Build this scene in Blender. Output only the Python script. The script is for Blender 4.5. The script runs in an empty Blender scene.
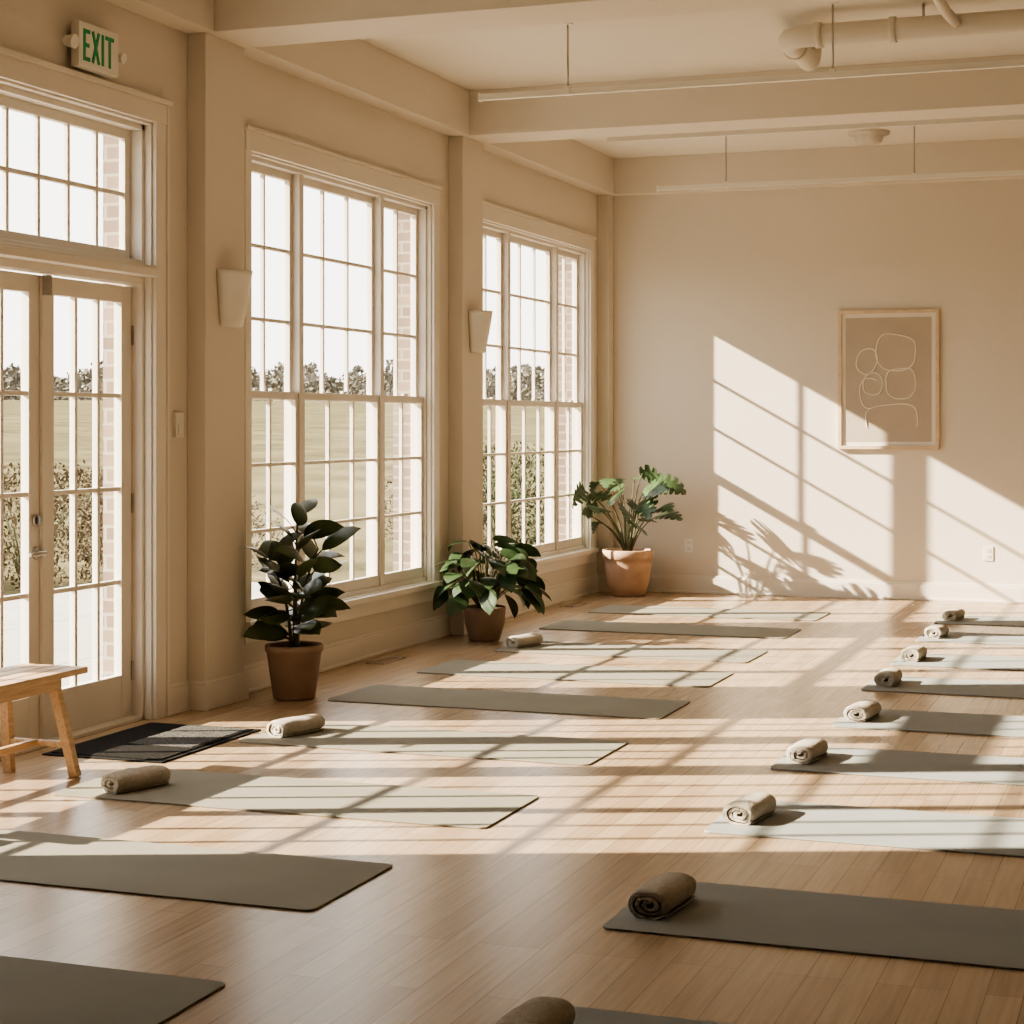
import bpy, bmesh, math, random
from mathutils import Vector, Matrix, noise
R = random.Random(7)
scene = bpy.context.scene

# ---------------------------------------------------------------- materials
def newmat(name):
    m = bpy.data.materials.new(name); m.use_nodes = True
    nt = m.node_tree
    return m, nt, nt.nodes['Principled BSDF']

def simple(name, col, rough=0.6, metal=0.0, var=0.06, scale=8.0, bump=0.0, bscale=60.0, spec=0.5, stretch=None):
    m, nt, b = newmat(name)
    tc = nt.nodes.new('ShaderNodeTexCoord')
    src = tc.outputs['Object']
    if stretch:
        mp = nt.nodes.new('ShaderNodeMapping'); mp.inputs['Scale'].default_value = stretch
        nt.links.new(src, mp.inputs['Vector']); src = mp.outputs['Vector']
    n = nt.nodes.new('ShaderNodeTexNoise'); n.inputs['Scale'].default_value = scale
    n.inputs['Detail'].default_value = 5
    nt.links.new(src, n.inputs['Vector'])
    r = nt.nodes.new('ShaderNodeValToRGB')
    r.color_ramp.elements[0].position = 0.3; r.color_ramp.elements[1].position = 0.7
    r.color_ramp.elements[0].color = tuple(c*(1-var) for c in col)+(1,)
    r.color_ramp.elements[1].color = tuple(min(1, c*(1+var)) for c in col)+(1,)
    nt.links.new(n.outputs['Fac'], r.inputs['Fac'])
    nt.links.new(r.outputs['Color'], b.inputs['Base Color'])
    b.inputs['Roughness'].default_value = rough
    b.inputs['Metallic'].default_value = metal
    b.inputs['Specular IOR Level'].default_value = spec
    if bump > 0:
        n2 = nt.nodes.new('ShaderNodeTexNoise'); n2.inputs['Scale'].default_value = bscale
        n2.inputs['Detail'].default_value = 4
        nt.links.new(src, n2.inputs['Vector'])
        bp = nt.nodes.new('ShaderNodeBump'); bp.inputs['Strength'].default_value = bump
        bp.inputs['Distance'].default_value = 0.01
        nt.links.new(n2.outputs['Fac'], bp.inputs['Height'])
        nt.links.new(bp.outputs['Normal'], b.inputs['Normal'])
    return m

M = {}
M['wall'] = simple('wall_paint', (0.715, 0.655, 0.570), 0.75, var=0.015, scale=2, bump=0.05, bscale=150, spec=0.3)
M['wallfar'] = simple('unseen_wall_dark', (0.50, 0.43, 0.35), 0.75, var=0.015, scale=2)  # unseen right and front walls, darkened to cut bounce onto the foreground
M['ceil'] = simple('ceiling_paint', (0.74, 0.69, 0.605), 0.8, var=0.015, scale=2, bump=0.05, bscale=100, spec=0.2)
M['trim'] = simple('trim_paint', (0.78, 0.725, 0.645), 0.45, var=0.01, scale=3)
M['winpaint'] = simple('window_paint', (0.72, 0.665, 0.59), 0.45, var=0.02, scale=5)
M['white'] = simple('white_plastic', (0.80, 0.77, 0.70), 0.4, var=0.01)
M['domegrey'] = simple('dome_plastic', (0.58, 0.53, 0.46), 0.5, var=0.02)
M['ceramic'] = simple('sconce_ceramic', (0.82, 0.78, 0.70), 0.5, var=0.02, scale=6)
M['green'] = simple('exit_green', (0.01, 0.32, 0.13), 0.4, var=0.05)
M['dark'] = simple('dark_metal', (0.05, 0.045, 0.04), 0.4, metal=0.8)
M['steel'] = simple('brushed_steel', (0.45, 0.43, 0.40), 0.3, metal=1.0)
M['pine'] = simple('pine_wood', (0.52, 0.355, 0.21), 0.45, var=0.18, scale=6, stretch=(14, 1.2, 14), bump=0.05)
M['oakframe'] = simple('oak_frame', (0.66, 0.53, 0.38), 0.45, var=0.10, scale=6, stretch=(3, 3, 3))
M['passe'] = simple('passepartout', (0.76, 0.71, 0.63), 0.8, var=0.01)
M['artbg'] = simple('art_taupe', (0.47, 0.405, 0.33), 0.8, var=0.04, scale=5)
M['artline'] = simple('art_line', (0.80, 0.75, 0.66), 0.8, var=0.01)
M['rubber'] = simple('doormat_rubber', (0.020, 0.018, 0.016), 0.9, var=0.5, scale=90, bump=0.8, bscale=160, spec=0.12)
M['matsunpatch'] = simple('doormat_sun_patch', (0.11, 0.105, 0.098), 0.95, var=0.75, scale=110, bump=1.0, bscale=160, spec=0.08)  # lighter speckled grey paints the sunlit part of the doormat
M['rubber_edge'] = simple('doormat_edge', (0.016, 0.015, 0.014), 0.8, var=0.1, spec=0.15)
M['matL'] = simple('mat_sage', (0.275, 0.258, 0.208), 0.75, var=0.05, scale=3, bump=0.15, bscale=260, spec=0.2)
M['matR'] = simple('mat_slate', (0.32, 0.33, 0.318), 0.75, var=0.05, scale=3, bump=0.15, bscale=260, spec=0.2)
M['towel'] = simple('towel_terry', (0.60, 0.54, 0.45), 0.95, var=0.12, scale=45, bump=1.0, bscale=200, spec=0.05)
M['pot_brown'] = simple('pot_taupe_clay', (0.34, 0.23, 0.165), 0.7, var=0.10, scale=9, bump=0.1)
M['pot_terra'] = simple('pot_terracotta', (0.52, 0.34, 0.23), 0.75, var=0.12, scale=7, bump=0.1)
M['soil'] = simple('soil', (0.04, 0.028, 0.02), 0.95, var=0.4, scale=60, bump=1.0)
M['stem'] = simple('plant_stem', (0.10, 0.10, 0.045), 0.6, var=0.2)
M['leaf_rubber'] = simple('leaf_rubber', (0.080, 0.105, 0.048), 0.28, var=0.45, scale=7)
M['leaf_philo'] = simple('leaf_philodendron', (0.040, 0.068, 0.028), 0.32, var=0.4, scale=7)
M['leaf_mon'] = simple('leaf_monstera', (0.060, 0.10, 0.042), 0.32, var=0.4, scale=6)
M['patio'] = simple('patio_concrete', (0.38, 0.35, 0.31), 0.85, var=0.08, scale=2)
M['shrub'] = simple('shrub_leaves', (0.085, 0.064, 0.040), 0.9, var=0.5, scale=5, spec=0.05)
M['shrubg'] = simple('shrub_green', (0.052, 0.055, 0.028), 0.9, var=0.5, scale=5, spec=0.05)
M['tree'] = simple('distant_trees', (0.15, 0.135, 0.105), 0.95, var=0.3, scale=0.5, spec=0.0)  # distance haze is mixed into this foliage colour
M['field'] = simple('dry_field', (0.125, 0.108, 0.062), 0.95, var=0.35, scale=0.35, spec=0.0)
M['vent'] = simple('vent_metal', (0.42, 0.32, 0.23), 0.4, var=0.05)

def floor_mat():
    m, nt, b = newmat('oak_floor')
    N = nt.nodes.new; L = nt.links.new
    tc = N('ShaderNodeTexCoord'); sp = N('ShaderNodeSeparateXYZ'); cb = N('ShaderNodeCombineXYZ')
    L(tc.outputs['Object'], sp.inputs[0]); L(sp.outputs['Y'], cb.inputs['X']); L(sp.outputs['X'], cb.inputs['Y'])
    br = N('ShaderNodeTexBrick'); L(cb.outputs[0], br.inputs['Vector'])
    br.offset = 0.37; br.offset_frequency = 3
    br.inputs['Color1'].default_value = (0.415, 0.295, 0.190, 1)
    br.inputs['Color2'].default_value = (0.52, 0.39, 0.262, 1)
    br.inputs['Mortar'].default_value = (0.22, 0.145, 0.085, 1)
    br.inputs['Scale'].default_value = 1.0
    br.inputs['Mortar Size'].default_value = 0.0015
    br.inputs['Mortar Smooth'].default_value = 0.3
    br.inputs['Brick Width'].default_value = 1.25
    br.inputs['Row Height'].default_value = 0.095
    mp = N('ShaderNodeMapping'); mp.inputs['Scale'].default_value = (1.3, 26, 1)
    L(cb.outputs[0], mp.inputs['Vector'])
    n = N('ShaderNodeTexNoise'); n.inputs['Scale'].default_value = 2.2; n.inputs['Detail'].default_value = 7
    L(mp.outputs[0], n.inputs['Vector'])
    r = N('ShaderNodeValToRGB')
    r.color_ramp.elements[0].position = 0.3; r.color_ramp.elements[1].position = 0.72
    r.color_ramp.elements[0].color = (0.80, 0.78, 0.75, 1); r.color_ramp.elements[1].color = (1.07, 1.06, 1.05, 1)
    L(n.outputs['Fac'], r.inputs['Fac'])
    mx = N('ShaderNodeMix'); mx.data_type = 'RGBA'; mx.blend_type = 'MULTIPLY'; mx.inputs[0].default_value = 1.0
    L(br.outputs['Color'], mx.inputs[6]); L(r.outputs['Color'], mx.inputs[7])
    L(mx.outputs[2], b.inputs['Base Color'])
    b.inputs['Roughness'].default_value = 0.27
    b.inputs['Specular IOR Level'].default_value = 0.5
    bp = N('ShaderNodeBump'); bp.inputs['Strength'].default_value = 0.12; bp.inputs['Distance'].default_value = 0.003
    L(n.outputs['Fac'], bp.inputs['Height']); L(bp.outputs['Normal'], b.inputs['Normal'])
    return m
M['floor'] = floor_mat()

def brick_mat():
    m, nt, b = newmat('exterior_brick')
    N = nt.nodes.new; L = nt.links.new
    tc = N('ShaderNodeTexCoord'); sp = N('ShaderNodeSeparateXYZ'); cb = N('ShaderNodeCombineXYZ')
    ad = N('ShaderNodeMath'); ad.operation = 'ADD'
    L(tc.outputs['Object'], sp.inputs[0]); L(sp.outputs['X'], ad.inputs[0]); L(sp.outputs['Y'], ad.inputs[1])
    L(ad.outputs[0], cb.inputs['X']); L(sp.outputs['Z'], cb.inputs['Y'])
    br = N('ShaderNodeTexBrick'); L(cb.outputs[0], br.inputs['Vector'])
    br.inputs['Color1'].default_value = (0.17, 0.125, 0.095, 1)
    br.inputs['Color2'].default_value = (0.25, 0.19, 0.145, 1)
    br.inputs['Mortar'].default_value = (0.32, 0.28, 0.235, 1)
    br.inputs['Scale'].default_value = 1.0
    br.inputs['Mortar Size'].default_value = 0.008
    br.inputs['Brick Width'].default_value = 0.21
    br.inputs['Row Height'].default_value = 0.075
    L(br.outputs['Color'], b.inputs['Base Color'])
    b.inputs['Roughness'].default_value = 0.9
    return m
M['brick'] = brick_mat()

def glass_mat():
    m = bpy.data.materials.new('window_glass'); m.use_nodes = True
    nt = m.node_tree; nt.nodes.clear()
    N = nt.nodes.new; L = nt.links.new
    o = N('ShaderNodeOutputMaterial'); mx = N('ShaderNodeMixShader')
    t = N('ShaderNodeBsdfTransparent'); g = N('ShaderNodeBsdfGlossy')
    t.inputs['Color'].default_value = (0.97, 0.98, 0.97, 1)
    g.inputs['Roughness'].default_value = 0.02
    f = N('ShaderNodeLayerWeight'); f.inputs['Blend'].default_value = 0.2
    mm = N('ShaderNodeMath'); mm.operation = 'MULTIPLY_ADD'; mm.inputs[1].default_value = 0.25; mm.inputs[2].default_value = 0.03
    L(f.outputs['Facing'], mm.inputs[0]); L(mm.outputs[0], mx.inputs[0])
    L(t.outputs[0], mx.inputs[1]); L(g.outputs[0], mx.inputs[2])
    L(mx.outputs[0], o.inputs['Surface'])
    return m
M['glass'] = glass_mat()

# ---------------------------------------------------------------- mesh helpers
class MB:
    def __init__(s, mats):
        s.bm = bmesh.new(); s.mats = mats
    def mi(s, k): return s.mats.index(k)
    def box(s, x0, x1, y0, y1, z0, z1, k=None):
        x0, x1 = min(x0, x1), max(x0, x1); y0, y1 = min(y0, y1), max(y0, y1); z0, z1 = min(z0, z1), max(z0, z1)
        k = k or s.mats[0]
        v = [s.bm.verts.new(p) for p in [(x0,y0,z0),(x1,y0,z0),(x1,y1,z0),(x0,y1,z0),(x0,y0,z1),(x1,y0,z1),(x1,y1,z1),(x0,y1,z1)]]
        for idx in [(3,2,1,0),(4,5,6,7),(0,1,5,4),(1,2,6,5),(2,3,7,6),(3,0,4,7)]:
            f = s.bm.faces.new([v[i] for i in idx]); f.material_index = s.mi(k)
    def pane(s, x, y0, y1, z0, z1, k):
        v = [s.bm.verts.new(p) for p in [(x,y0,z0),(x,y1,z0),(x,y1,z1),(x,y0,z1)]]
        f = s.bm.faces.new(v); f.material_index = s.mi(k)
    def bar(s, p0, p1, w, h, k=None, up=(0,0,1)):
        k = k or s.mats[0]
        p0 = Vector(p0); p1 = Vector(p1); d = (p1-p0).normalized()
        a = d.cross(Vector(up))
        if a.length < 1e-4: a = d.cross(Vector((1,0,0)))
        a.normalize(); b = a.cross(d).normalized()
        v = []
        for p in (p0, p1):
            for sa, sb in ((-1,-1),(1,-1),(1,1),(-1,1)):
                v.append(s.bm.verts.new(p + a*sa*w/2 + b*sb*h/2))
        for idx in [(0,3,2,1),(4,5,6,7),(0,1,5,4),(1,2,6,5),(2,3,7,6),(3,0,4,7)]:
            f = s.bm.faces.new([v[i] for i in idx]); f.material_index = s.mi(k)
    def tube(s, pts, rad, k=None, seg=10, cap=True):
        k = k or s.mats[0]
        pts = [Vector(p) for p in pts]
        if not isinstance(rad, (list, tuple)): rad = [rad]*len(pts)
        rings = []; ref = None
        for i, p in enumerate(pts):
            d = (pts[min(i+1, len(pts)-1)] - pts[max(i-1, 0)]).normalized()
            if ref is None:
                ref = d.orthogonal().normalized()
            ref = (ref - d*ref.dot(d)).normalized(); b = d.cross(ref)
            rings.append([s.bm.verts.new(p + (ref*math.cos(2*math.pi*j/seg) + b*math.sin(2*math.pi*j/seg))*rad[i]) for j in range(seg)])
        for i in range(len(rings)-1):
            for j in range(seg):
                f = s.bm.faces.new([rings[i][j], rings[i][(j+1)%seg], rings[i+1][(j+1)%seg], rings[i+1][j]])
                f.material_index = s.mi(k); f.smooth = True
        if cap:
            for r, rv in ((rings[0], True), (rings[-1], False)):
                f = s.bm.faces.new(list(reversed(r)) if rv else r); f.material_index = s.mi(k)
    def lathe(s, prof, c, k=None, seg=40, smooth=True):
        k = k or s.mats[0]; rings = []
        for r, z in prof:
            if r < 1e-5:
                rings.append([s.bm.verts.new((c[0], c[1], c[2]+z))])
            else:
                rings.append([s.bm.verts.new((c[0]+r*math.cos(2*math.pi*j/seg), c[1]+r*math.sin(2*math.pi*j/seg), c[2]+z)) for j in range(seg)])
        for i in range(len(rings)-1):
            a, b = rings[i], rings[i+1]
            for j in range(seg):
                q = [a[j%len(a)], a[(j+1)%len(a)], b[(j+1)%len(b)], b[j%len(b)]]
                u = []
                for x in q:
                    if x not in u: u.append(x)
                if len(u) >= 3:
                    f = s.bm.faces.new(u); f.material_index = s.mi(k); f.smooth = smooth
    def done(s, name, bevel=0.0, recalc=True, origin=None):
        if recalc: bmesh.ops.recalc_face_normals(s.bm, faces=s.bm.faces)
        me = bpy.data.meshes.new(name)
        if origin is not None:
            bmesh.ops.translate(s.bm, verts=s.bm.verts, vec=-Vector(origin))
        s.bm.to_mesh(me); s.bm.free()
        for k in s.mats: me.materials.append(M[k])
        ob = bpy.data.objects.new(name, me); scene.collection.objects.link(ob)
        if origin is not None: ob.location = origin
        if bevel > 0:
            md = ob.modifiers.new('bevel', 'BEVEL'); md.width = bevel; md.segments = 2; md.limit_method = 'ANGLE'
        return ob

# ---------------------------------------------------------------- room
XW = -4.90; XG = -4.985; XI = -5.05; XO = -5.19
YB = 16.0; XR = 3.2; YR = -3.0; ZC = 3.87; ZBM = 3.55
ZT = 3.03
DOOR = (4.86, 8.22); W1 = (9.25, 11.95); W2 = (12.91, 15.61)
WZ = 0.40

b = MB(['floor']); b.box(XO, XR+0.2, YR-0.2, YB+0.2, -0.12, 0.0); b.done('floor')
b = MB(['ceil']); b.box(XO, XR+0.2, YR-0.2, YB+0.2, ZC, ZC+0.15); b.done('ceiling')
b = MB(['wall']); b.box(XO, XR+0.2, YB, YB+0.2, 0.0, ZC); b.done('wall_back')
b = MB(['wallfar']); b.box(XR, XR+0.2, YR, YB, 0.0, ZC); b.done('wall_right')
b = MB(['wallfar']); b.box(XI, XR+0.2, YR-0.2, YR, 0.0, ZC); b.done('wall_front')

def wall_with_openings(mk, x0, x1, name):
    b = MB([mk]); y = YR
    for (a, c), zb in ((DOOR, 0.0), (W1, WZ), (W2, WZ)):
        b.box(x0, x1, y, a, 0, ZC)
        b.box(x0, x1, a, c, ZT, ZC)
        if zb > 0: b.box(x0, x1, a, c, 0, zb)
        y = c
    b.box(x0, x1, y, YB, 0, ZC)
    return b.done(name)
wall_with_openings('wall', XI, XW, 'wall_left')
wall_with_openings('brick', XO, XI, 'wall_left_exterior')

# pilasters + beams
XP = -4.79
PIL = [(0.7, 1.13), (4.28, 4.71), (8.57, 9.0), (12.27, 12.68), (15.86, 16.0)]
for i, (a, c) in enumerate(PIL):
    b = MB(['wall']); b.box(XW, XP, a, c, 0, ZBM); b.done('wall_pilaster', 0.004)
    b = MB(['wall']); b.box(XW, XR, a-0.0, c, ZBM, ZC); b.done('ceiling_beam', 0.004)
b = MB(['wall'])
ys = [YR] + [v for p in PIL for v in p]
for i in range(0, len(ys)-1, 2):
    b.box(XW, XP+0.05, ys[i], ys[i+1], ZBM+0.0, ZC)
b.done('perimeter_beam', 0.004)

# baseboards
b = MB(['trim'])
def base_left(y0, y1, x=XW):
    b.box(x, x+0.018, y0, y1, 0, 0.135); b.box(x, x+0.010, y0, y1, 0.135, 0.155); b.box(x, x+0.03, y0, y1, 0, 0.02)
base_left(-2.9, 0.7); base_left(1.13, 4.28); base_left(8.34, 8.57); base_left(9.0, 12.27); base_left(12.68, 15.86)
for a, c in PIL:
    b.box(XW, XP+0.018, a-0.018, min(c+0.018, YB-0.001), 0, 0.135); b.box(XW, XP+0.01, a-0.010, min(c+0.01, YB-0.001), 0.135, 0.155)
b.done('baseboard_left', 0.003)
b = MB(['trim'])
b.box(XP+0.02, XR, YB-0.018, YB, 0, 0.135); b.box(XP+0.02, XR, YB-0.010, YB, 0.135, 0.155); b.box(XP+0.02, XR, YB-0.03, YB, 0, 0.02)
b.done('baseboard_back', 0.003)
b = MB(['trim']); b.box(XR-0.018, XR, YR, YB-0.03, 0, 0.15); b.done('baseboard_right', 0.003)

# ---------------------------------------------------------------- windows
def sash(b, x, y0, y1, z0, z1, cols, rows, st=0.042, bot=0.045, top=0.045, mun=0.02, th=0.036, glass=True):
    b.box(x-th/2, x+th/2, y0, y0+st, z0, z1); b.box(x-th/2, x+th/2, y1-st, y1, z0, z1)
    b.box(x-th/2, x+th/2, y0+st, y1-st, z0, z0+bot); b.box(x-th/2, x+th/2, y0+st, y1-st, z1-top, z1)
    gy0, gy1, gz0, gz1 = y0+st, y1-st, z0+bot, z1-top
    for i in range(1, cols):
        y = gy0+(gy1-gy0)*i/cols; b.box(x-th*0.35, x+th*0.35, y-mun/2, y+mun/2, gz0, gz1)
    for i in range(1, rows):
        z = gz0+(gz1-gz0)*i/rows; b.box(x-th*0.33, x+th*0.33, gy0, gy1, z-mun/2, z+mun/2)
    if glass: b.pane(x, gy0, gy1, gz0, gz1, 'glass')

def window(name, y0, y1):
    b = MB(['winpaint', 'glass', 'trim'])
    x0, x1 = XI+0.005, XW-0.03
    b.box(x0, x1, y0, y0+0.03, WZ, ZT); b.box(x0, x1, y1-0.03, y1, WZ, ZT)
    b.box(x0, x1, y0, y1, ZT-0.035, ZT); b.box(x0, x1, y0, y1, WZ, WZ+0.035)
    m = 0.055; side = 0.695
    ya = y0+0.03; yb = y1-0.03
    u = [(ya, ya+side), (ya+side+m, yb-side-m), (yb-side, yb)]
    b.box(x0, XG+0.045, u[0][1], u[1][0], WZ, ZT); b.box(x0, XG+0.045, u[1][1], u[2][0], WZ, ZT)
    zm = 1.665
    for (a, c), cols in zip(u, (2, 3, 2)):
        sash(b, XG-0.022, a, c, zm-0.025, ZT-0.035, cols, 3, st=0.034)
        sash(b, XG+0.018, a, c, WZ+0.035, zm+0.025, cols, 3, bot=0.07, st=0.034)
        b.box(XG+0.03, XG+0.055, (a+c)/2-0.03, (a+c)/2+0.03, zm+0.025, zm+0.04)
    cw = 0.10; xc = XW+0.022; cn = 0.07
    b.box(XW, xc, y0-cn, y0, WZ-0.02, ZT, 'trim'); b.box(XW, xc, y1, y1+cw, WZ-0.02, ZT, 'trim')
    b.box(XW, xc+0.004, y0-cn, y1+cw, ZT, ZT+0.11, 'trim')
    b.box(XW, xc+0.018, y0-cn-0.01, y1+cw+0.01, ZT+0.11, ZT+0.13, 'trim')
    b.box(XW-0.03, XW, y0, y0+0.012, WZ, ZT, 'trim'); b.box(XW-0.03, XW, y1-0.012, y1, WZ, ZT, 'trim'); b.box(XW-0.03, XW, y0, y1, ZT-0.012, ZT, 'trim')
    b.box(XG+0.03, XW+0.055, y0-cn-0.01, y1+cw+0.02, WZ-0.035, WZ-0.0, 'trim')
    b.box(XG+0.03, XW, y0, y1, WZ, WZ+0.006, 'trim')
    b.box(XW, xc, y0-cn, y1+cw, WZ-0.125, WZ-0.035, 'trim')
    b.box(XO-0.03, XI, y0, y1, WZ-0.0, WZ+0.03, 'trim')
    return b.done(name, 0.002)
window('window_1', *W1); window('window_2', *W2)

# ---------------------------------------------------------------- doors
XD = -5.02; XGD = -5.025
b = MB(['trim', 'glass'])
y0, y1 = DOOR
x0, x1 = XI+0.002, XW-0.04
b.box(x0, x1, y1-0.035, y1, 0, ZT); b.box(x0, x1, y0, y0+0.035, 0, ZT); b.box(x0, x1, y0, y1, ZT-0.04, ZT)
b.box(x0, x1, 6.60, y1-0.035, 2.205, 2.33)
b.box(x0, XW+0.045, 6.55, y1-0.0, 2.245, 2.285)
b.box(x0, XW+0.030, 6.55, y1-0.0, 2.285, 2.30)
b.box(x0, x1-0.04, 6.51, 6.60, 0, ZT)
b.box(XW-0.04, XW, y1-0.012, y1, 0, 2.245); b.box(XW-0.04, XW, y1-0.012, y1, 2.30, ZT)
b.box(XW-0.04, XW, y0, y1, ZT-0.012, ZT)
sash(b, XGD, 6.60, y1-0.035, 2.33, ZT-0.04, 6, 2, st=0.05, bot=0.05, top=0.05, mun=0.022)
ymid = (y0+0.035+6.51)/2
sash(b, XGD, y0+0.035, ymid, 0.02, ZT-0.04, 3, 6, st=0.045, bot=0.21, top=0.05, mun=0.022)
sash(b, XGD, ymid, 6.51, 0.02, ZT-0.04, 3, 6, st=0.045, bot=0.21, top=0.05, mun=0.022)
b.box(x0, x1, y0, y1, 0.0, 0.018)
b.box(XW, XW+0.022, y1, y1+0.115, 0, ZT); b.box(XW, XW+0.022, y0-0.10, y0, 0, ZT)
b.box(XW, XW+0.026, y0-0.10, y1+0.115, ZT, ZT+0.10); b.box(XW, XW+0.045, y0-0.11, y1+0.13, ZT+0.10, ZT+0.125)
b.box(XW, XW+0.030, y1+0.10, y1+0.12, 0, ZT+0.1)
b.done('door_frame', 0.002)

def door(name, y0, y1, hw):
    b = MB(['trim', 'glass', 'steel', 'dark'])
    sash(b, XD, y0, y1, 0.022, 2.195, 3, 4, st=0.095, bot=0.215, top=0.085, mun=0.022, th=0.045)
    if hw:
        yy = y1-0.045
        xs = XD+0.0225
        b.tube([(xs, yy, 0.90), (xs+0.012, yy, 0.90)], 0.03, 'steel', 20)
        b.tube([(xs+0.012, yy, 0.90), (xs+0.05, yy, 0.90)], 0.011, 'steel', 12)
        b.tube([(xs+0.05, yy+0.008, 0.90), (xs+0.052, yy-0.05, 0.902), (xs+0.048, yy-0.11, 0.897)], [0.011, 0.010, 0.008], 'steel', 12)
        b.tube([(xs, yy, 1.05), (xs+0.014, yy, 1.05)], 0.028, 'steel', 20)
        b.box(xs+0.014, xs+0.03, yy-0.006, yy+0.006, 1.03, 1.07, 'steel')
        b.box(xs, xs+0.02, y1-0.012, y1+0.02, 0.03, 2.19, 'trim')
        b.box(xs+0.02, xs+0.045, y1-0.02, y1+0.025, 2.10, 2.195, 'steel')
    else:
        for z in (0.25, 1.1, 1.95):
            b.tube([(XD+0.028, y1-0.002, z-0.05), (XD+0.028, y1-0.002, z+0.05)], 0.007, 'steel', 10)
    return b.done(name, 0.002)
door('door_1', 6.602, 7.385, True)
door('door_2', 7.398, 8.182, False)

# ---------------------------------------------------------------- yoga mats
def yoga_mat(x0, x1, y0, y1, mk, rot=0.0):
    b = MB([mk]); r = 0.03; h = 0.006; seg = 6
    cx, cy = (x0+x1)/2, (y0+y1)/2; hx, hy = (x1-x0)/2, (y1-y0)/2
    pts = []
    for qx, qy, a0 in ((1,1,0), (-1,1,90), (-1,-1,180), (1,-1,270)):
        for i in range(seg+1):
            a = math.radians(a0+90*i/seg)
            pts.append((qx*(hx-r)+r*math.cos(a), qy*(hy-r)+r*math.sin(a)))
    bot = [b.bm.verts.new((x, y, 0)) for x, y in pts]; top = [b.bm.verts.new((x, y, h)) for x, y in pts]
    b.bm.faces.new(top); b.bm.faces.new(list(reversed(bot)))
    n = len(pts)
    for i in range(n): b.bm.faces.new([bot[i], bot[(i+1)%n], top[(i+1)%n], top[i]])
    ob = b.done('yoga_mat', 0.0015); ob.location = (cx, cy, 0.0008); ob.rotation_euler[2] = rot
    return ob
Lm = [3.77, 5.14, 6.40, 7.75, 9.08, 10.28, 11.42, 12.78, 14.03]
Lx = [(-4.25,-2.39), (-4.30,-2.50), (-4.29,-2.41), (-4.17,-2.43), (-4.34,-2.47), (-4.32,-2.51), (-4.25,-2.54), (-4.40,-2.58), (-4.42,-2.59)]
for y, (a, c) in zip(Lm, Lx): yoga_mat(a, c, y, y+0.635, 'matL', R.uniform(-0.006, 0.006))
Rm = [3.89, 5.25, 6.62, 7.93, 9.15, 10.45, 11.62, 12.95, 14.15]
Rx = [-1.55, -1.61, -1.64, -1.67, -1.62, -1.68, -1.69, -1.71, -1.73]
for y, x in zip(Rm, Rx): yoga_mat(x, x+1.83, y, y+0.63, 'matR', R.uniform(-0.006, 0.006))

def towel(cx, cy, rot, sc=1.0, Lf=1.0):
    b = MB(['towel']); turns = 2.7; n = 120; Ln = 0.25*sc*Lf; ny = 18
    seed = R.uniform(0, 100)
    th0 = 0.0140*sc; grid = []
    zmin = 1e9
    for i in range(n+1):
        t = i/n; a = 2*math.pi*turns*t - 2*math.pi*turns - 0.7
        row = []
        for side in (0, 1):
            r = (0.003+0.052*t)*sc + (0 if side == 0 else th0*(1.0 if t < 0.97 else max(0.3, (1-t)/0.03)))
            for j in range(ny+1):
                s = j/ny; yy = (s-0.5)*Ln*(1+0.035*math.sin(a*0.7+seed)) + 0.004*noise.noise(Vector((a*1.5+seed, s, 0)))
                sq = 1.0 - 0.16*(abs(2*s-1)**7)
                w = 1+0.07*noise.noise(Vector((math.cos(a)*1.3+seed, math.sin(a)*1.3, s*3)))+0.02*noise.noise(Vector((math.cos(a)*5+seed, math.sin(a)*5, s*9)))
                rr = r*sq*w
                x = math.copysign(abs(math.cos(a))**0.8, math.cos(a))*rr*1.20; z = math.copysign(abs(math.sin(a))**0.9, math.sin(a))*rr*0.77
                z = max(z, -0.040*sc) if z < 0 else z
                zmin = min(zmin, z)
                row.append(b.bm.verts.new((x, yy, z)))
        grid.append(row)
    W = ny+1
    for i in range(n):
        for j in range(ny):
            f = b.bm.faces.new([grid[i][j], grid[i][j+1], grid[i+1][j+1], grid[i+1][j]]); f.smooth = True
            f = b.bm.faces.new([grid[i][W+j], grid[i+1][W+j], grid[i+1][W+j+1], grid[i][W+j+1]]); f.smooth = True
        for j in (0, ny):
            b.bm.faces.new([grid[i][j], grid[i+1][j], grid[i+1][W+j], grid[i][W+j]])
    for i in (0, n):
        for j in range(ny):
            b.bm.faces.new([grid[i][j], grid[i][j+1], grid[i][W+j+1], grid[i][W+j]])
    ob = b.done('rolled_towel'); ob.location = (cx, cy, 0.007-zmin); ob.rotation_euler[2] = rot
for i in range(9):
    if i == 0: towel(Rx[i]+0.09, Rm[i]+0.31, -0.08, 1.02, 1.1)
    else: towel(Rx[i]+0.12, Rm[i]+0.28, R.uniform(-0.08, 0.08)-0.08, 0.96 if i > 1 else 1.02, 1.1)
for i, dx, dy in ((0, .2, .3), (1, .2, .3), (2, .27, .22), (3, .17, .30), (6, .12, .30)):
    towel(Lx[i][0]+dx, Lm[i]+dy, R.uniform(-0.08, 0.05)-0.30, 0.94, 1.2)

# doormat
b = MB(['rubber', 'rubber_edge', 'matsunpatch'])
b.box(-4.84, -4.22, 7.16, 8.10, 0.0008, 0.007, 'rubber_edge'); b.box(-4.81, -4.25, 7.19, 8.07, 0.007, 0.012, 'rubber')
b.box(-4.60, -4.27, 7.50, 8.05, 0.012, 0.0145, 'matsunpatch')  # thin added panel, stands in for sunlight falling on the black mat
b.done('doormat', 0.001)

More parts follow.
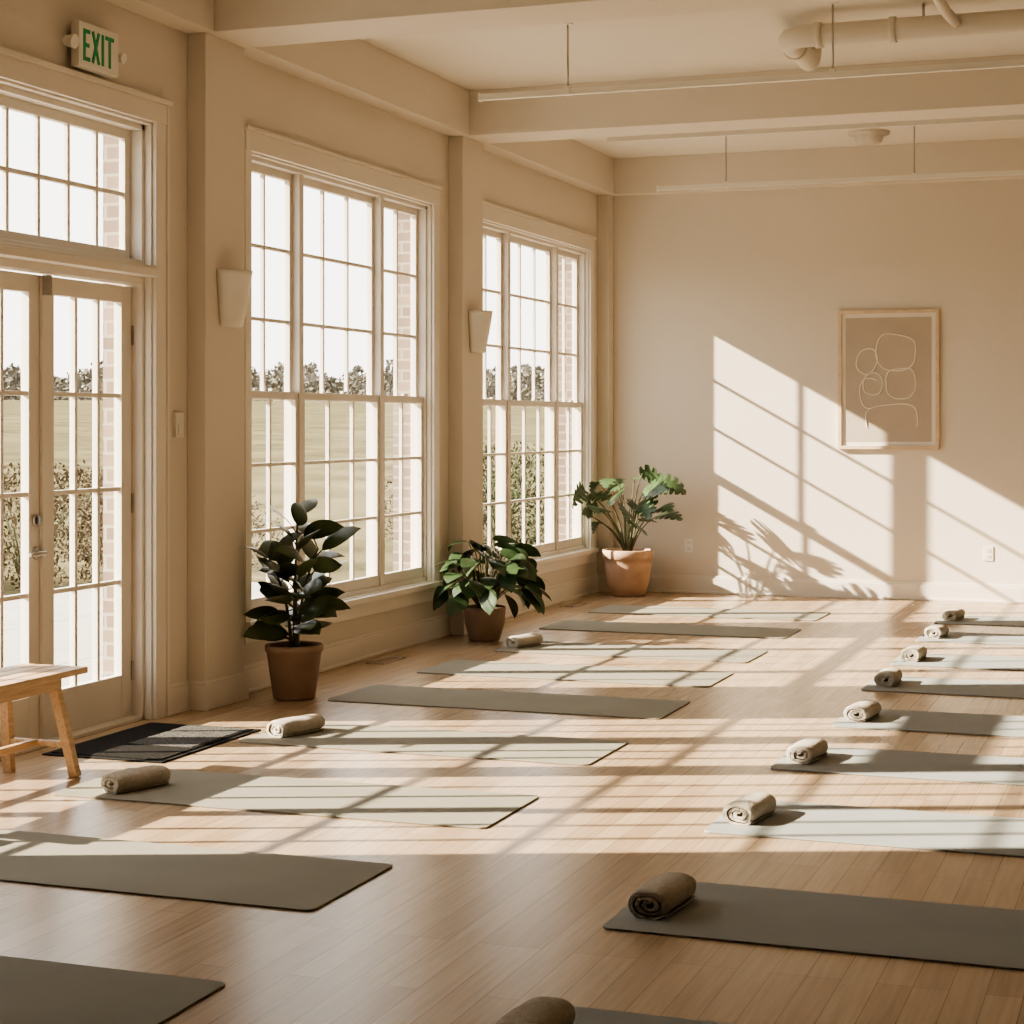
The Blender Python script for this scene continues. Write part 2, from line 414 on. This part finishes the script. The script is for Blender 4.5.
# bench
b = MB(['pine'])
bx0, bx1, by0, by1 = -4.76, -4.43, 5.35, 6.90
n = 4; w = (bx1-bx0-0.008*(n-1))/n
for i in range(n):
    xx = bx0+i*(w+0.008); b.box(xx, xx+w, by0, by1, 0.425, 0.452)
for yy in (5.55, 6.70):
    b.box(bx0+0.02, bx1-0.02, yy-0.03, yy+0.03, 0.385, 0.425)
    s = 1 if yy > 6 else -1
    fx0, fx1 = bx0+0.02, bx1+0.0
    b.bar((bx0+0.045, yy, 0.425), (fx0-0.0, yy+s*0.07, 0.0), 0.042, 0.036, up=(0,1,0))
    b.bar((bx1-0.045, yy, 0.425), (fx1+0.02, yy+s*0.07, 0.0), 0.042, 0.036, up=(0,1,0))
    b.bar((bx0+0.03, yy+s*0.05, 0.14), (bx1+0.0, yy+s*0.05, 0.14), 0.03, 0.024)
b.bar(((bx0+bx1)/2, 5.50, 0.14), ((bx0+bx1)/2, 6.75, 0.14), 0.03, 0.03)
b.box(bx0+0.02, bx0+0.04, 5.57, 6.68, 0.375, 0.425); b.box(bx1-0.04, bx1-0.02, 5.57, 6.68, 0.375, 0.425)
ob = b.done('wooden_bench', 0.003)

# ---------------------------------------------------------------- plants
def leaf(b, base, az, el, L, Wd, droop, k, kind='oval', roll=0.0, fold=0.18):
    n = 12 if kind == 'oval' else 22
    cs = [-1, -0.55, 0, 0.55, 1] if kind == 'oval' else [-1, -0.62, -0.3, 0, 0.3, 0.62, 1]
    p = Vector(base); h = Vector((math.cos(az), math.sin(az), 0)); side0 = Vector((-math.sin(az), math.cos(az), 0))
    grid = []; step = L/n
    for i in range(n+1):
        t = i/n; e = el - droop*t
        d = h*math.cos(e)+Vector((0,0,math.sin(e)))
        up = -h*math.sin(e)+Vector((0,0,math.cos(e)))
        side = side0*math.cos(roll)+up*math.sin(roll); nn = up*math.cos(roll)-side0*math.sin(roll)
        if kind == 'oval':
            w = Wd/2*(math.sin(math.pi*min(1, t**0.85))**0.75 if 0 < t < 1 else 0.0)
            if t > 0.9: w *= 0.8
        else:
            w = Wd/2*((1-(1-min(1, t/0.28))**2)**0.5 if t < 0.28 else math.cos((t-0.28)/0.72*math.pi/2)**0.7)
        w = max(w, 0.0015)
        row = []
        for c in cs:
            a = abs(c); ww = w; off = 0
            if kind != 'oval':
                m = i % 4
                if a > 0.9 and m in (3,) and 2 < i < 20: ww = w*0.34
                if 0.5 < a < 0.9 and m == 3 and 2 < i < 20: ww = w*0.52
                off = 0.18*L*(a**1.5)*(t-0.15)*0.9
                if t < 0.2: off = -0.14*L*(a**1.2)*(1-t/0.2)*0.8
            q = p + side*(c*ww) + nn*(fold*a*ww - 0.10*a*a*ww*2) + d*off
            row.append(b.bm.verts.new(q))
        grid.append(row); p = p + d*step
    for i in range(n):
        for j in range(len(cs)-1):
            f = b.bm.faces.new([grid[i][j], grid[i][j+1], grid[i+1][j+1], grid[i+1][j]]); f.material_index = b.mi(k); f.smooth = True

def bez(p0, p1, p2, n=8):
    p0, p1, p2 = Vector(p0), Vector(p1), Vector(p2)
    return [p0*(1-t)**2+p1*2*t*(1-t)+p2*t*t for t in [i/n for i in range(n+1)]]

def squash(b, xmin=None, ymax=None):
    for v in b.bm.verts:
        if xmin is not None and v.co.x < xmin: v.co.x = xmin+(v.co.x-xmin)*0.04
        if ymax is not None and v.co.y > ymax: v.co.y = ymax+(v.co.y-ymax)*0.04

def rubber_plant(c):
    b = MB(['pot_brown', 'soil', 'stem', 'leaf_rubber'])
    b.lathe([(0, 0), (0.105, 0), (0.115, 0.01), (0.150, 0.255), (0.158, 0.26), (0.160, 0.29), (0.152, 0.298), (0.142, 0.292), (0.140, 0.26)], c, 'pot_brown')
    b.lathe([(0.141, 0.262), (0.07, 0.268), (0, 0.272)], c, 'soil')
    r = random.Random(3)
    stems = [((0, 0), (0.01, 0.02), 0.78, 18), ((0.03, -0.02), (0.13, 0.03), 0.62, 14), ((-0.03, 0.02), (-0.12, -0.06), 0.56, 13), ((0.0, 0.03), (0.06, -0.10), 0.40, 10)]
    for (sx, sy), (tx, ty), H, nl in stems:
        pts = bez((c[0]+sx, c[1]+sy, 0.26), (c[0]+sx, c[1]+sy, 0.26+H*0.5), (c[0]+tx, c[1]+ty, 0.26+H*0.90), 10)
        b.tube(pts, [0.011-0.006*i/10 for i in range(11)], 'stem', 8)
        az = r.uniform(0, 6)
        for i in range(nl):
            t = 0.16+0.84*i/(nl-1); q = pts[min(10, int(t*10))]
            az += 2.4+r.uniform(-0.3, 0.3); el = 0.30+0.6*t*t+r.uniform(-0.15, 0.25)
            L = r.uniform(0.20, 0.26)*(0.85 if t > 0.95 else 1)
            d = Vector((math.cos(az)*math.cos(el), math.sin(az)*math.cos(el), math.sin(el)))
            e = q+d*0.06
            b.tube([q, e], 0.004, 'stem', 6)
            leaf(b, e, az, el, L, L*0.54, r.uniform(0.4, 1.0), 'leaf_rubber', 'oval', r.uniform(-0.9, 0.9))
        leaf(b, pts[-1], az+1, 1.35, 0.10, 0.03, 0.1, 'leaf_rubber')
    squash(b, xmin=-4.765)
    return b.done('potted_rubber_plant', recalc=False)
rubber_plant((-4.55, 9.12, 0))

def philodendron(c):
    b = MB(['pot_brown', 'soil', 'stem', 'leaf_philo'])
    b.lathe([(0, 0), (0.095, 0), (0.108, 0.01), (0.138, 0.12), (0.146, 0.20), (0.148, 0.23), (0.140, 0.236), (0.133, 0.20)], c, 'pot_brown')
    b.lathe([(0.134, 0.20), (0.06, 0.21), (0, 0.215)], c, 'soil')
    r = random.Random(11)
    for i in range(78):
        az = i*2.399+r.uniform(-0.2, 0.2); f = (i+0.5)/78
        rad = 0.05+0.26*math.sqrt(f); top = 0.64-0.34*f**1.2+r.uniform(-0.05, 0.07)
        o = Vector((c[0]+0.03*math.cos(az), c[1]+0.03*math.sin(az), 0.205))
        e = Vector((c[0]+rad*math.cos(az), c[1]+rad*math.sin(az), top))
        mid = (o+e)/2+Vector((0, 0, 0.14))
        b.tube(bez(o, mid, e, 6), 0.0035, 'stem', 6)
        L = r.uniform(0.18, 0.24)
        front = math.cos(az-(-1.2)) > 0.5
        leaf(b, e, az+r.uniform(-0.5, 0.5), r.uniform(-0.3, 0.5)-(0.35 if front else 0.6)*f, L, L*0.62, r.uniform(0.5, 0.9) if front else r.uniform(0.5, 1.1), 'leaf_philo', 'oval', r.uniform(-0.8, 0.8), 0.25)
    for v in b.bm.verts:
        if v.co.z < 0.02 and (abs(v.co.x-c[0]) > 0.16 or abs(v.co.y-c[1]) > 0.16): v.co.z = 0.02
    squash(b, xmin=-4.765)
    return b.done('potted_philodendron', recalc=False)
philodendron((-4.53, 12.02, 0))

def monstera(c):
    b = MB(['pot_terra', 'soil', 'stem', 'leaf_mon'])
    b.lathe([(0, 0), (0.135, 0), (0.15, 0.012), (0.185, 0.12), (0.207, 0.27), (0.208, 0.32), (0.222, 0.325), (0.224, 0.395), (0.214, 0.402), (0.202, 0.395), (0.198, 0.36)], c, 'pot_terra', 48)
    b.lathe([(0.199, 0.365), (0.1, 0.372), (0, 0.378)], c, 'soil')
    r = random.Random(5)
    specs = [ # az, radius, height, L
        (0.1, 0.22, 0.97, .28), (0.9, 0.14, 1.02, .25), (2.4, 0.20, 0.95, .25), (3.5, 0.26, 0.99, .30), (3.9, 0.32, 0.78, .28), (4.2, 0.54, 0.94, .30),
        (4.7, 0.28, 0.90, .28), (5.5, 0.26, 0.84, .28), (6.1, 0.28, 0.70, .25), (1.6, 0.14, 0.78, .22), (5.1, 0.28, 0.64, .25), (3.6, 0.24, 0.64, .24), (0.4, 0.20, 0.66, .22),
        (4.3, 0.14, 1.02, .27), (5.9, 0.16, 1.07, .27), (3.8, 0.40, 0.72, .24), (5.0, 0.14, 0.74, .25), (5.8, 0.34, 0.76, .24), (4.4, 0.40, 0.76, .26), (4.0, 0.22, 0.86, .26), (5.4, 0.36, 0.93, .26)]
    for az, rad, top, L in specs:
        o = Vector((c[0]+0.03*math.cos(az), c[1]+0.03*math.sin(az), 0.37))
        rr = rad*(0.55 if math.sin(az) > 0.2 else 1.0)
        e = Vector((c[0]+rr*math.cos(az), c[1]+rr*math.sin(az), top))
        mid = Vector((c[0]+0.35*rr*math.cos(az), c[1]+0.35*rr*math.sin(az), 0.35+0.75*(top-0.35)))
        b.tube(bez(o, mid, e, 8), [0.007-0.003*i/8 for i in range(9)], 'stem', 8)
        LL = L*(0.7 if math.sin(az) > 0.2 else 1.0)
        leaf(b, e, az+r.uniform(-0.5, 0.5), r.uniform(0.0, 0.4), LL, LL*0.92, r.uniform(0.6, 1.2), 'leaf_mon', 'mon', r.uniform(-0.9, 0.9), 0.15)
    squash(b, xmin=-4.80, ymax=15.84)
    return b.done('potted_monstera', recalc=False)
monstera((-4.53, 15.58, 0))

# ---------------------------------------------------------------- sconces
def sconce(yc, zc):
    b = MB(['ceramic', 'dark'])
    H = 0.30; n = 20; lv = 10; rings = []
    for i in range(lv+1):
        t = i/lv; hw = 0.082+0.036*t**0.8; dp = 0.075+0.060*t**0.8
        rings.append([b.bm.verts.new((XP+0.004+dp*math.sin(math.pi*j/n)**0.8 if 0 < j < n else XP+0.004, yc-hw*math.cos(math.pi*j/n), zc-H/2+H*t+0.0)) for j in range(n+1)])
    for i in range(lv):
        for j in range(n):
            f = b.bm.faces.new([rings[i][j], rings[i][j+1], rings[i+1][j+1], rings[i+1][j]]); f.smooth = True
        b.bm.faces.new([rings[i][0], rings[i+1][0], rings[i+1][n], rings[i][n]])
    b.bm.faces.new(rings[0])
    top = rings[-1]
    inn = [b.bm.verts.new((XP+0.004+(v.co.x-XP-0.004)*0.9+0.003, yc+(v.co.y-yc)*0.92, v.co.z)) for v in top]
    low = [b.bm.verts.new((v.co.x, v.co.y, v.co.z-0.04)) for v in inn]
    for j in range(n):
        b.bm.faces.new([top[j], top[j+1], inn[j+1], inn[j]]); b.bm.faces.new([inn[j], inn[j+1], low[j+1], low[j]])
    b.bm.faces.new([top[0], inn[0], inn[n], top[n]]); b.bm.faces.new([inn[0], low[0], low[n], inn[n]])
    b.bm.faces.new(low)
    b.box(XP+0.0005, XP+0.006, yc-0.05, yc+0.05, zc-0.12, zc+0.12, 'ceramic')
    return b.done('wall_sconce')
sconce(8.80, 2.17); sconce(12.49, 2.165)

# exit sign
b = MB(['white', 'green', 'dark'])
sx = XW+0.0; sy0, sy1, sz0, sz1 = 7.44, 7.78, 3.175, 3.385
b.box(sx, sx+0.03, sy0+0.08, sy1-0.08, sz0+0.05, sz1-0.05)
b.box(sx+0.03, sx+0.075, sy0, sy1, sz0, sz1)
xf = sx+0.0755; lh = 0.15; lz = (sz0+sz1)/2-lh/2; t = 0.02
def stroke(y0, y1, z0, z1): b.box(xf-0.001, xf+0.003, y0, y1, z0, z1, 'green')
yy = sy0+0.032
stroke(yy, yy+t, lz, lz+lh); stroke(yy+t, yy+0.058, lz, lz+t); stroke(yy+t, yy+0.052, lz+lh/2-t/2, lz+lh/2+t/2); stroke(yy+t, yy+0.058, lz+lh-t, lz+lh)
yy += 0.072
b.bar((xf+0.001, yy+0.008, lz), (xf+0.001, yy+0.062, lz+lh), t, 0.004, 'green', up=(1,0,0)); b.bar((xf+0.0015, yy+0.062, lz), (xf+0.0015, yy+0.008, lz+lh), t, 0.004, 'green', up=(1,0,0))
yy += 0.085; stroke(yy, yy+t, lz, lz+lh)
yy += 0.034; stroke(yy, yy+0.074, lz+lh-t, lz+lh); stroke(yy+0.027, yy+0.047, lz, lz+lh-t)
b.tube([(sx+0.05, sy0-0.001, sz0+0.10), (sx+0.05, sy0-0.03, sz0+0.10)], 0.012, 'white', 12)
b.tube([(sx+0.03, sy0-0.05, sz0+0.11), (sx+0.085, sy0-0.05, sz0+0.10)], [0.022, 0.034], 'white', 18)
b.tube([(sx+0.05, sy1+0.001, sz0+0.10), (sx+0.05, sy1+0.02, sz0+0.10)], 0.012, 'white', 12)
b.tube([(sx+0.03, sy1+0.035, sz0+0.11), (sx+0.085, sy1+0.035, sz0+0.10)], [0.016, 0.026], 'white', 18)
b.done('exit_sign', 0.003)

# thermostat
b = MB(['white', 'dark'])
b.box(XW, XW+0.022, 8.42, 8.50, 1.43, 1.56); b.box(XW+0.022, XW+0.028, 8.435, 8.485, 1.445, 1.50)
b.done('thermostat', 0.003)

# outlets
def outlet(x, z):
    b = MB(['white', 'dark'])
    b.box(x-0.038, x+0.038, YB-0.007, YB, z-0.06, z+0.06)
    for dz in (-0.026, 0.026):
        b.box(x-0.018, x+0.018, YB-0.010, YB-0.007, z+dz-0.015, z+dz+0.015)
        b.box(x-0.008, x-0.004, YB-0.0105, YB-0.010, z+dz-0.006, z+dz+0.006, 'dark'); b.box(x+0.004, x+0.008, YB-0.0105, YB-0.010, z+dz-0.006, z+dz+0.006, 'dark')
    b.done('wall_outlet', 0.001)
outlet(-4.09, 0.42); outlet(-1.50, 0.41)

# floor vents
def fvent(x, y):
    b = MB(['vent', 'dark'])
    b.box(x-0.055, x+0.055, y-0.16, y+0.16, 0.0, 0.004, 'dark')
    b.box(x-0.06, x-0.045, y-0.17, y+0.17, 0.0, 0.007); b.box(x+0.045, x+0.06, y-0.17, y+0.17, 0.0, 0.007)
    b.box(x-0.06, x+0.06, y-0.17, y-0.155, 0.0, 0.007); b.box(x-0.06, x+0.06, y+0.155, y+0.17, 0.0, 0.007)
    for i in range(12):
        yy = y-0.15+0.3*(i+0.5)/12; b.box(x-0.045, x+0.045, yy-0.006, yy+0.006, 0.0, 0.007)
    b.done('floor_vent')
fvent(-4.72, 10.75); fvent(-4.72, 14.6)

# artwork
ax0, ax1, az0, az1 = -2.76, -1.905, 1.285, 2.475
b = MB(['oakframe', 'passe', 'artbg', 'artline'])
fw = 0.028; yf = YB-0.035
b.box(ax0, ax1, yf, YB-0.004, az0, az0+fw); b.box(ax0, ax1, yf, YB-0.004, az1-fw, az1)
b.box(ax0, ax0+fw, yf, YB-0.004, az0+fw, az1-fw); b.box(ax1-fw, ax1, yf, YB-0.004, az0+fw, az1-fw)
b.box(ax0+fw, ax1-fw, YB-0.018, YB-0.004, az0+fw, az1-fw, 'passe')
pm = 0.035
b.box(ax0+fw+pm, ax1-fw-pm, YB-0.0195, YB-0.018, az0+fw+pm, az1-fw-pm, 'artbg')
def P(px, py):
    return Vector((ax0+(px-839)/101*(ax1-ax0), YB-0.021, az1-(py-311)/139*(az1-az0)))
def blob(px, py, rx, ry, e=2.6, rot=0.0, a0=0, a1=360, wob=0.05, sd=0):
    pts = []; n = 56
    for i in range(n+1):
        a = math.radians(a0+(a1-a0)*i/n); ca, sa = math.cos(a), math.sin(a)
        x = math.copysign(abs(ca)**(2/e), ca)*rx*(1+wob*math.sin(2*a+sd)); y = math.copysign(abs(sa)**(2/e), sa)*ry*(1+wob*math.cos(3*a+sd))
        xr = x*math.cos(rot)-y*math.sin(rot); yr = x*math.sin(rot)+y*math.cos(rot)
        pts.append(P(px+xr, py+yr))
    b.tube(pts, 0.0055, 'artline', 6, cap=False)
blob(897, 353, 19, 18, 3.0, 0.15, sd=1); blob(902, 384, 14, 15, 3.2, -0.05, sd=2)
blob(868, 362, 10, 13, 2.2, 0.2, sd=3); blob(874, 385, 10, 11, 2.2, 0, sd=4)
blob(893, 420, 27, 14, 3.5, -0.1, 170, 395, sd=5); blob(872, 394, 11, 15, 2.4, 0.0, 60, 300, sd=0)
b.done('framed_line_art')

# ---------------------------------------------------------------- ceiling services
def rail(x0, x1, y, z, rods):
    b = MB(['white', 'steel'])
    b.box(x0, x1, y-0.018, y+0.018, z-0.018, z+0.018)
    b.box(x0-0.012, x0, y-0.022, y+0.022, z-0.022, z+0.022)
    for x in rods:
        b.tube([(x, y, z+0.018), (x, y, ZC)], 0.006, 'steel', 8)
        b.tube([(x, y, ZC-0.02), (x, y, ZC)], 0.03, 'white', 16)
        b.box(x-0.015, x+0.015, y-0.024, y+0.024, z-0.02, z+0.03, 'white')
    b.done('suspended_track_rail')
rail(-3.93, 2.6, 10.36, 3.455, (-3.38, -1.82, 0.2))
rail(-3.95, 2.6, 13.1, 3.60, (-3.5, -1.6, 0.3))
rail(-4.03, 2.6, 14.75, 3.44, (-3.46, -1.95, 0.2))

b = MB(['ceil', 'steel'])
zd = 3.735; yd = 10.6
cx, cy = -2.0, yd+0.14
arc = [(cx-0.14*math.sin(a), cy-0.14*math.cos(a), zd) for a in [math.radians(d) for d in range(0, 91, 15)]]
ex = cx-0.14
arc2 = [(ex, yd+0.72+0.10*math.sin(a), zd+0.10-0.10*math.cos(a)) for a in [math.radians(d) for d in range(0, 91, 15)]]
path = [(2.8, yd, zd), (1.0, yd, zd), (-1.0, yd, zd)] + arc + arc2 + [(ex, yd+0.82, ZC)]
b.tube(path, 0.064, 'ceil', 20)
for p0, p1 in (((-1.5, yd, zd), (-1.54, yd, zd)), ((-1.92, yd, zd), (-1.96, yd, zd)), ((ex, yd+0.3, zd), (ex, yd+0.34, zd)), ((0.2, yd, zd), (0.16, yd, zd))):
    b.tube([p0, p1], 0.074, 'ceil', 20)
b.lathe([(0.0, -0.03), (0.09, -0.03), (0.10, 0.0)], (ex, yd+0.82, ZC), 'ceil', 24)
b.tube([(-1.2, 9.2, zd+0.03), (-1.2, yd-0.25, zd+0.03), (-1.16, yd-0.03, zd+0.0)], 0.030, 'ceil', 14)
for x in (-1.35, 0.4):
    b.tube([(x, yd, zd+0.05), (x, yd, ZC)], 0.008, 'steel', 8)
b.done('ceiling_duct')
b = MB(['domegrey'])
b.lathe([(0.0, -0.115), (0.06, -0.110), (0.105, -0.085), (0.12, -0.04), (0.125, -0.03), (0.165, -0.025), (0.17, 0.0)], (-2.36, 15.1, ZC))
b.done('ceiling_dome_vent')

# ---------------------------------------------------------------- exterior
b = MB(['field']); n = 60; g = {}
for i in range(n+1):
    for j in range(n+1):
        x = -420 + 520*i/n; y = -120+620*j/n
        d = math.hypot(x, y); z = -0.14 + max(0, min(1, (d-40)/180))*4.4
        g[i, j] = b.bm.verts.new((x, y, z))
for i in range(n):
    for j in range(n):
        f = b.bm.faces.new([g[i,j], g[i+1,j], g[i+1,j+1], g[i,j+1]]); f.smooth = True
b.done('field_ground')
b = MB(['patio'])
for i in range(3):
    for j in range(9):
        b.box(XO-0.01-1.5*(i+1)+0.012, XO-0.01-1.5*i, -2+2.0*j, -2+2.0*(j+1)-0.012, -0.13, -0.03)
b.done('patio_slab')

# distant treeline: many small foliage sprays clustered into crowns
b = MB(['tree']); r = random.Random(2)
s, c = math.sin(math.radians(19.8)), math.cos(math.radians(19.8))
for i in range(260):
    k = (512-(-150+850*i/260+r.uniform(-4, 4)))/1850
    D = r.uniform(225, 290)
    X = -k*D*c - D*s; Y = -k*D*s + D*c
    hgt = 4.2+1.2*noise.noise(Vector((i*0.07, 0, 0)))+r.uniform(-0.7, 0.9); w = r.uniform(1.4, 2.8)
    b.tube([(X, Y, 3.8), (X, Y, 4.2+hgt*0.8)], [0.15, 0.05], 'tree', 5)
    for q in range(110):
        a = r.uniform(0, 6.28); zz = r.random()**0.9; rr = w*math.sqrt(r.random())*(1.05-zz*0.7)
        p = Vector((X+rr*math.cos(a), Y+rr*math.sin(a), 4.15+hgt*zz))
        u = Vector((r.gauss(0,1), r.gauss(0,1), r.gauss(0,1))).normalized(); ww = u.orthogonal().normalized(); sz = r.uniform(0.18, 0.40)
        b.bm.faces.new([b.bm.verts.new(p+u*sz*1.3), b.bm.verts.new(p+ww*sz*0.7), b.bm.verts.new(p-u*sz*1.3), b.bm.verts.new(p-ww*sz*0.7)])
b.done('treeline', recalc=False)

def shrub(c, rx, ry, h, mk, n=3500, seed=1):
    b = MB([mk, 'stem']); r = random.Random(seed)
    for i in range(14):
        a = r.uniform(0, 6.28); q = Vector((c[0]+rx*0.7*math.cos(a)*r.random(), c[1]+ry*0.7*math.sin(a)*r.random(), h*r.uniform(0.6, 0.95)))
        b.tube(bez((c[0], c[1], -0.14), (c[0]+(q.x-c[0])*0.3, c[1]+(q.y-c[1])*0.3, h*0.4), q, 5), [0.02, 0.016, 0.012, 0.009, 0.006, 0.004], 'stem', 5)
    for i in range(n):
        a = r.uniform(0, 6.28); rr = r.random()**0.45; z = r.random()
        e = math.sqrt(max(0, 1-(z*1.0-0.35)**2/0.55))
        p = Vector((c[0]+rx*rr*e*math.cos(a), c[1]+ry*rr*e*math.sin(a), -0.1+z*h))
        p += Vector((r.gauss(0, .05), r.gauss(0, .05), r.gauss(0, .05)))
        u = Vector((r.gauss(0,1), r.gauss(0,1), r.gauss(0,1))).normalized(); w = u.orthogonal().normalized(); sz = r.uniform(0.012, 0.028)
        vs = [b.bm.verts.new(p+u*sz*1.4), b.bm.verts.new(p+w*sz*0.6), b.bm.verts.new(p-u*sz*1.4), b.bm.verts.new(p-w*sz*0.6)]
        b.bm.faces.new(vs)
    b.done('shrub', recalc=False)
shrub((-10.9, 15.8, 0), 1.3, 1.2, 1.15, 'shrub', 4500, seed=1)
shrub((-12.6, 15.2, 0), 1.3, 1.2, 0.95, 'shrubg', 4500, seed=2)
shrub((-10.8, 18.6, 0), 1.3, 1.2, 0.8, 'shrub', seed=3)
shrub((-8.2, 22.2, 0), 1.3, 1.2, 1.3, 'shrubg', 5000, seed=4)
shrub((-9.6, 24.4, 0), 1.3, 1.2, 1.0, 'shrub', seed=5)
shrub((-14.5, 24.0, 0), 1.6, 1.4, 0.9, 'shrub', seed=6)

# ---------------------------------------------------------------- light
sun = bpy.data.lights.new('sun', 'SUN'); sun.energy = 31; sun.angle = math.radians(0.6); sun.color = (1.0, 0.865, 0.68)
so = bpy.data.objects.new('sun', sun); scene.collection.objects.link(so)
so.rotation_euler = Vector((1.0, 0.40, -0.565)).to_track_quat('-Z', 'Y').to_euler(); so.location = (-12, 0, 9)

w = bpy.data.worlds.new('world'); scene.world = w; w.use_nodes = True
nt = w.node_tree; bg = nt.nodes['Background']
tc = nt.nodes.new('ShaderNodeTexCoord'); sp = nt.nodes.new('ShaderNodeSeparateXYZ'); rp = nt.nodes.new('ShaderNodeValToRGB')
nt.links.new(tc.outputs['Generated'], sp.inputs[0]); nt.links.new(sp.outputs['Z'], rp.inputs['Fac'])
rp.color_ramp.elements[0].position = 0.0; rp.color_ramp.elements[0].color = (1.0, 0.95, 0.87, 1)
rp.color_ramp.elements[1].position = 0.5; rp.color_ramp.elements[1].color = (0.84, 0.86, 0.88, 1)
nt.links.new(rp.outputs['Color'], bg.inputs['Color']); bg.inputs['Strength'].default_value = 4.8

scene.view_settings.view_transform = 'AgX'
scene.view_settings.look = 'AgX - Medium High Contrast'
scene.view_settings.exposure = -0.15

cam = bpy.data.cameras.new('camera'); co = bpy.data.objects.new('camera', cam); scene.collection.objects.link(co)
co.location = (0, 0, 1.5); co.rotation_euler = (math.radians(90), 0, math.radians(19.8))
cam.sensor_width = 36; cam.lens = 1850/1024*36; cam.shift_y = -88/1024
cam.clip_end = 1000
scene.camera = co
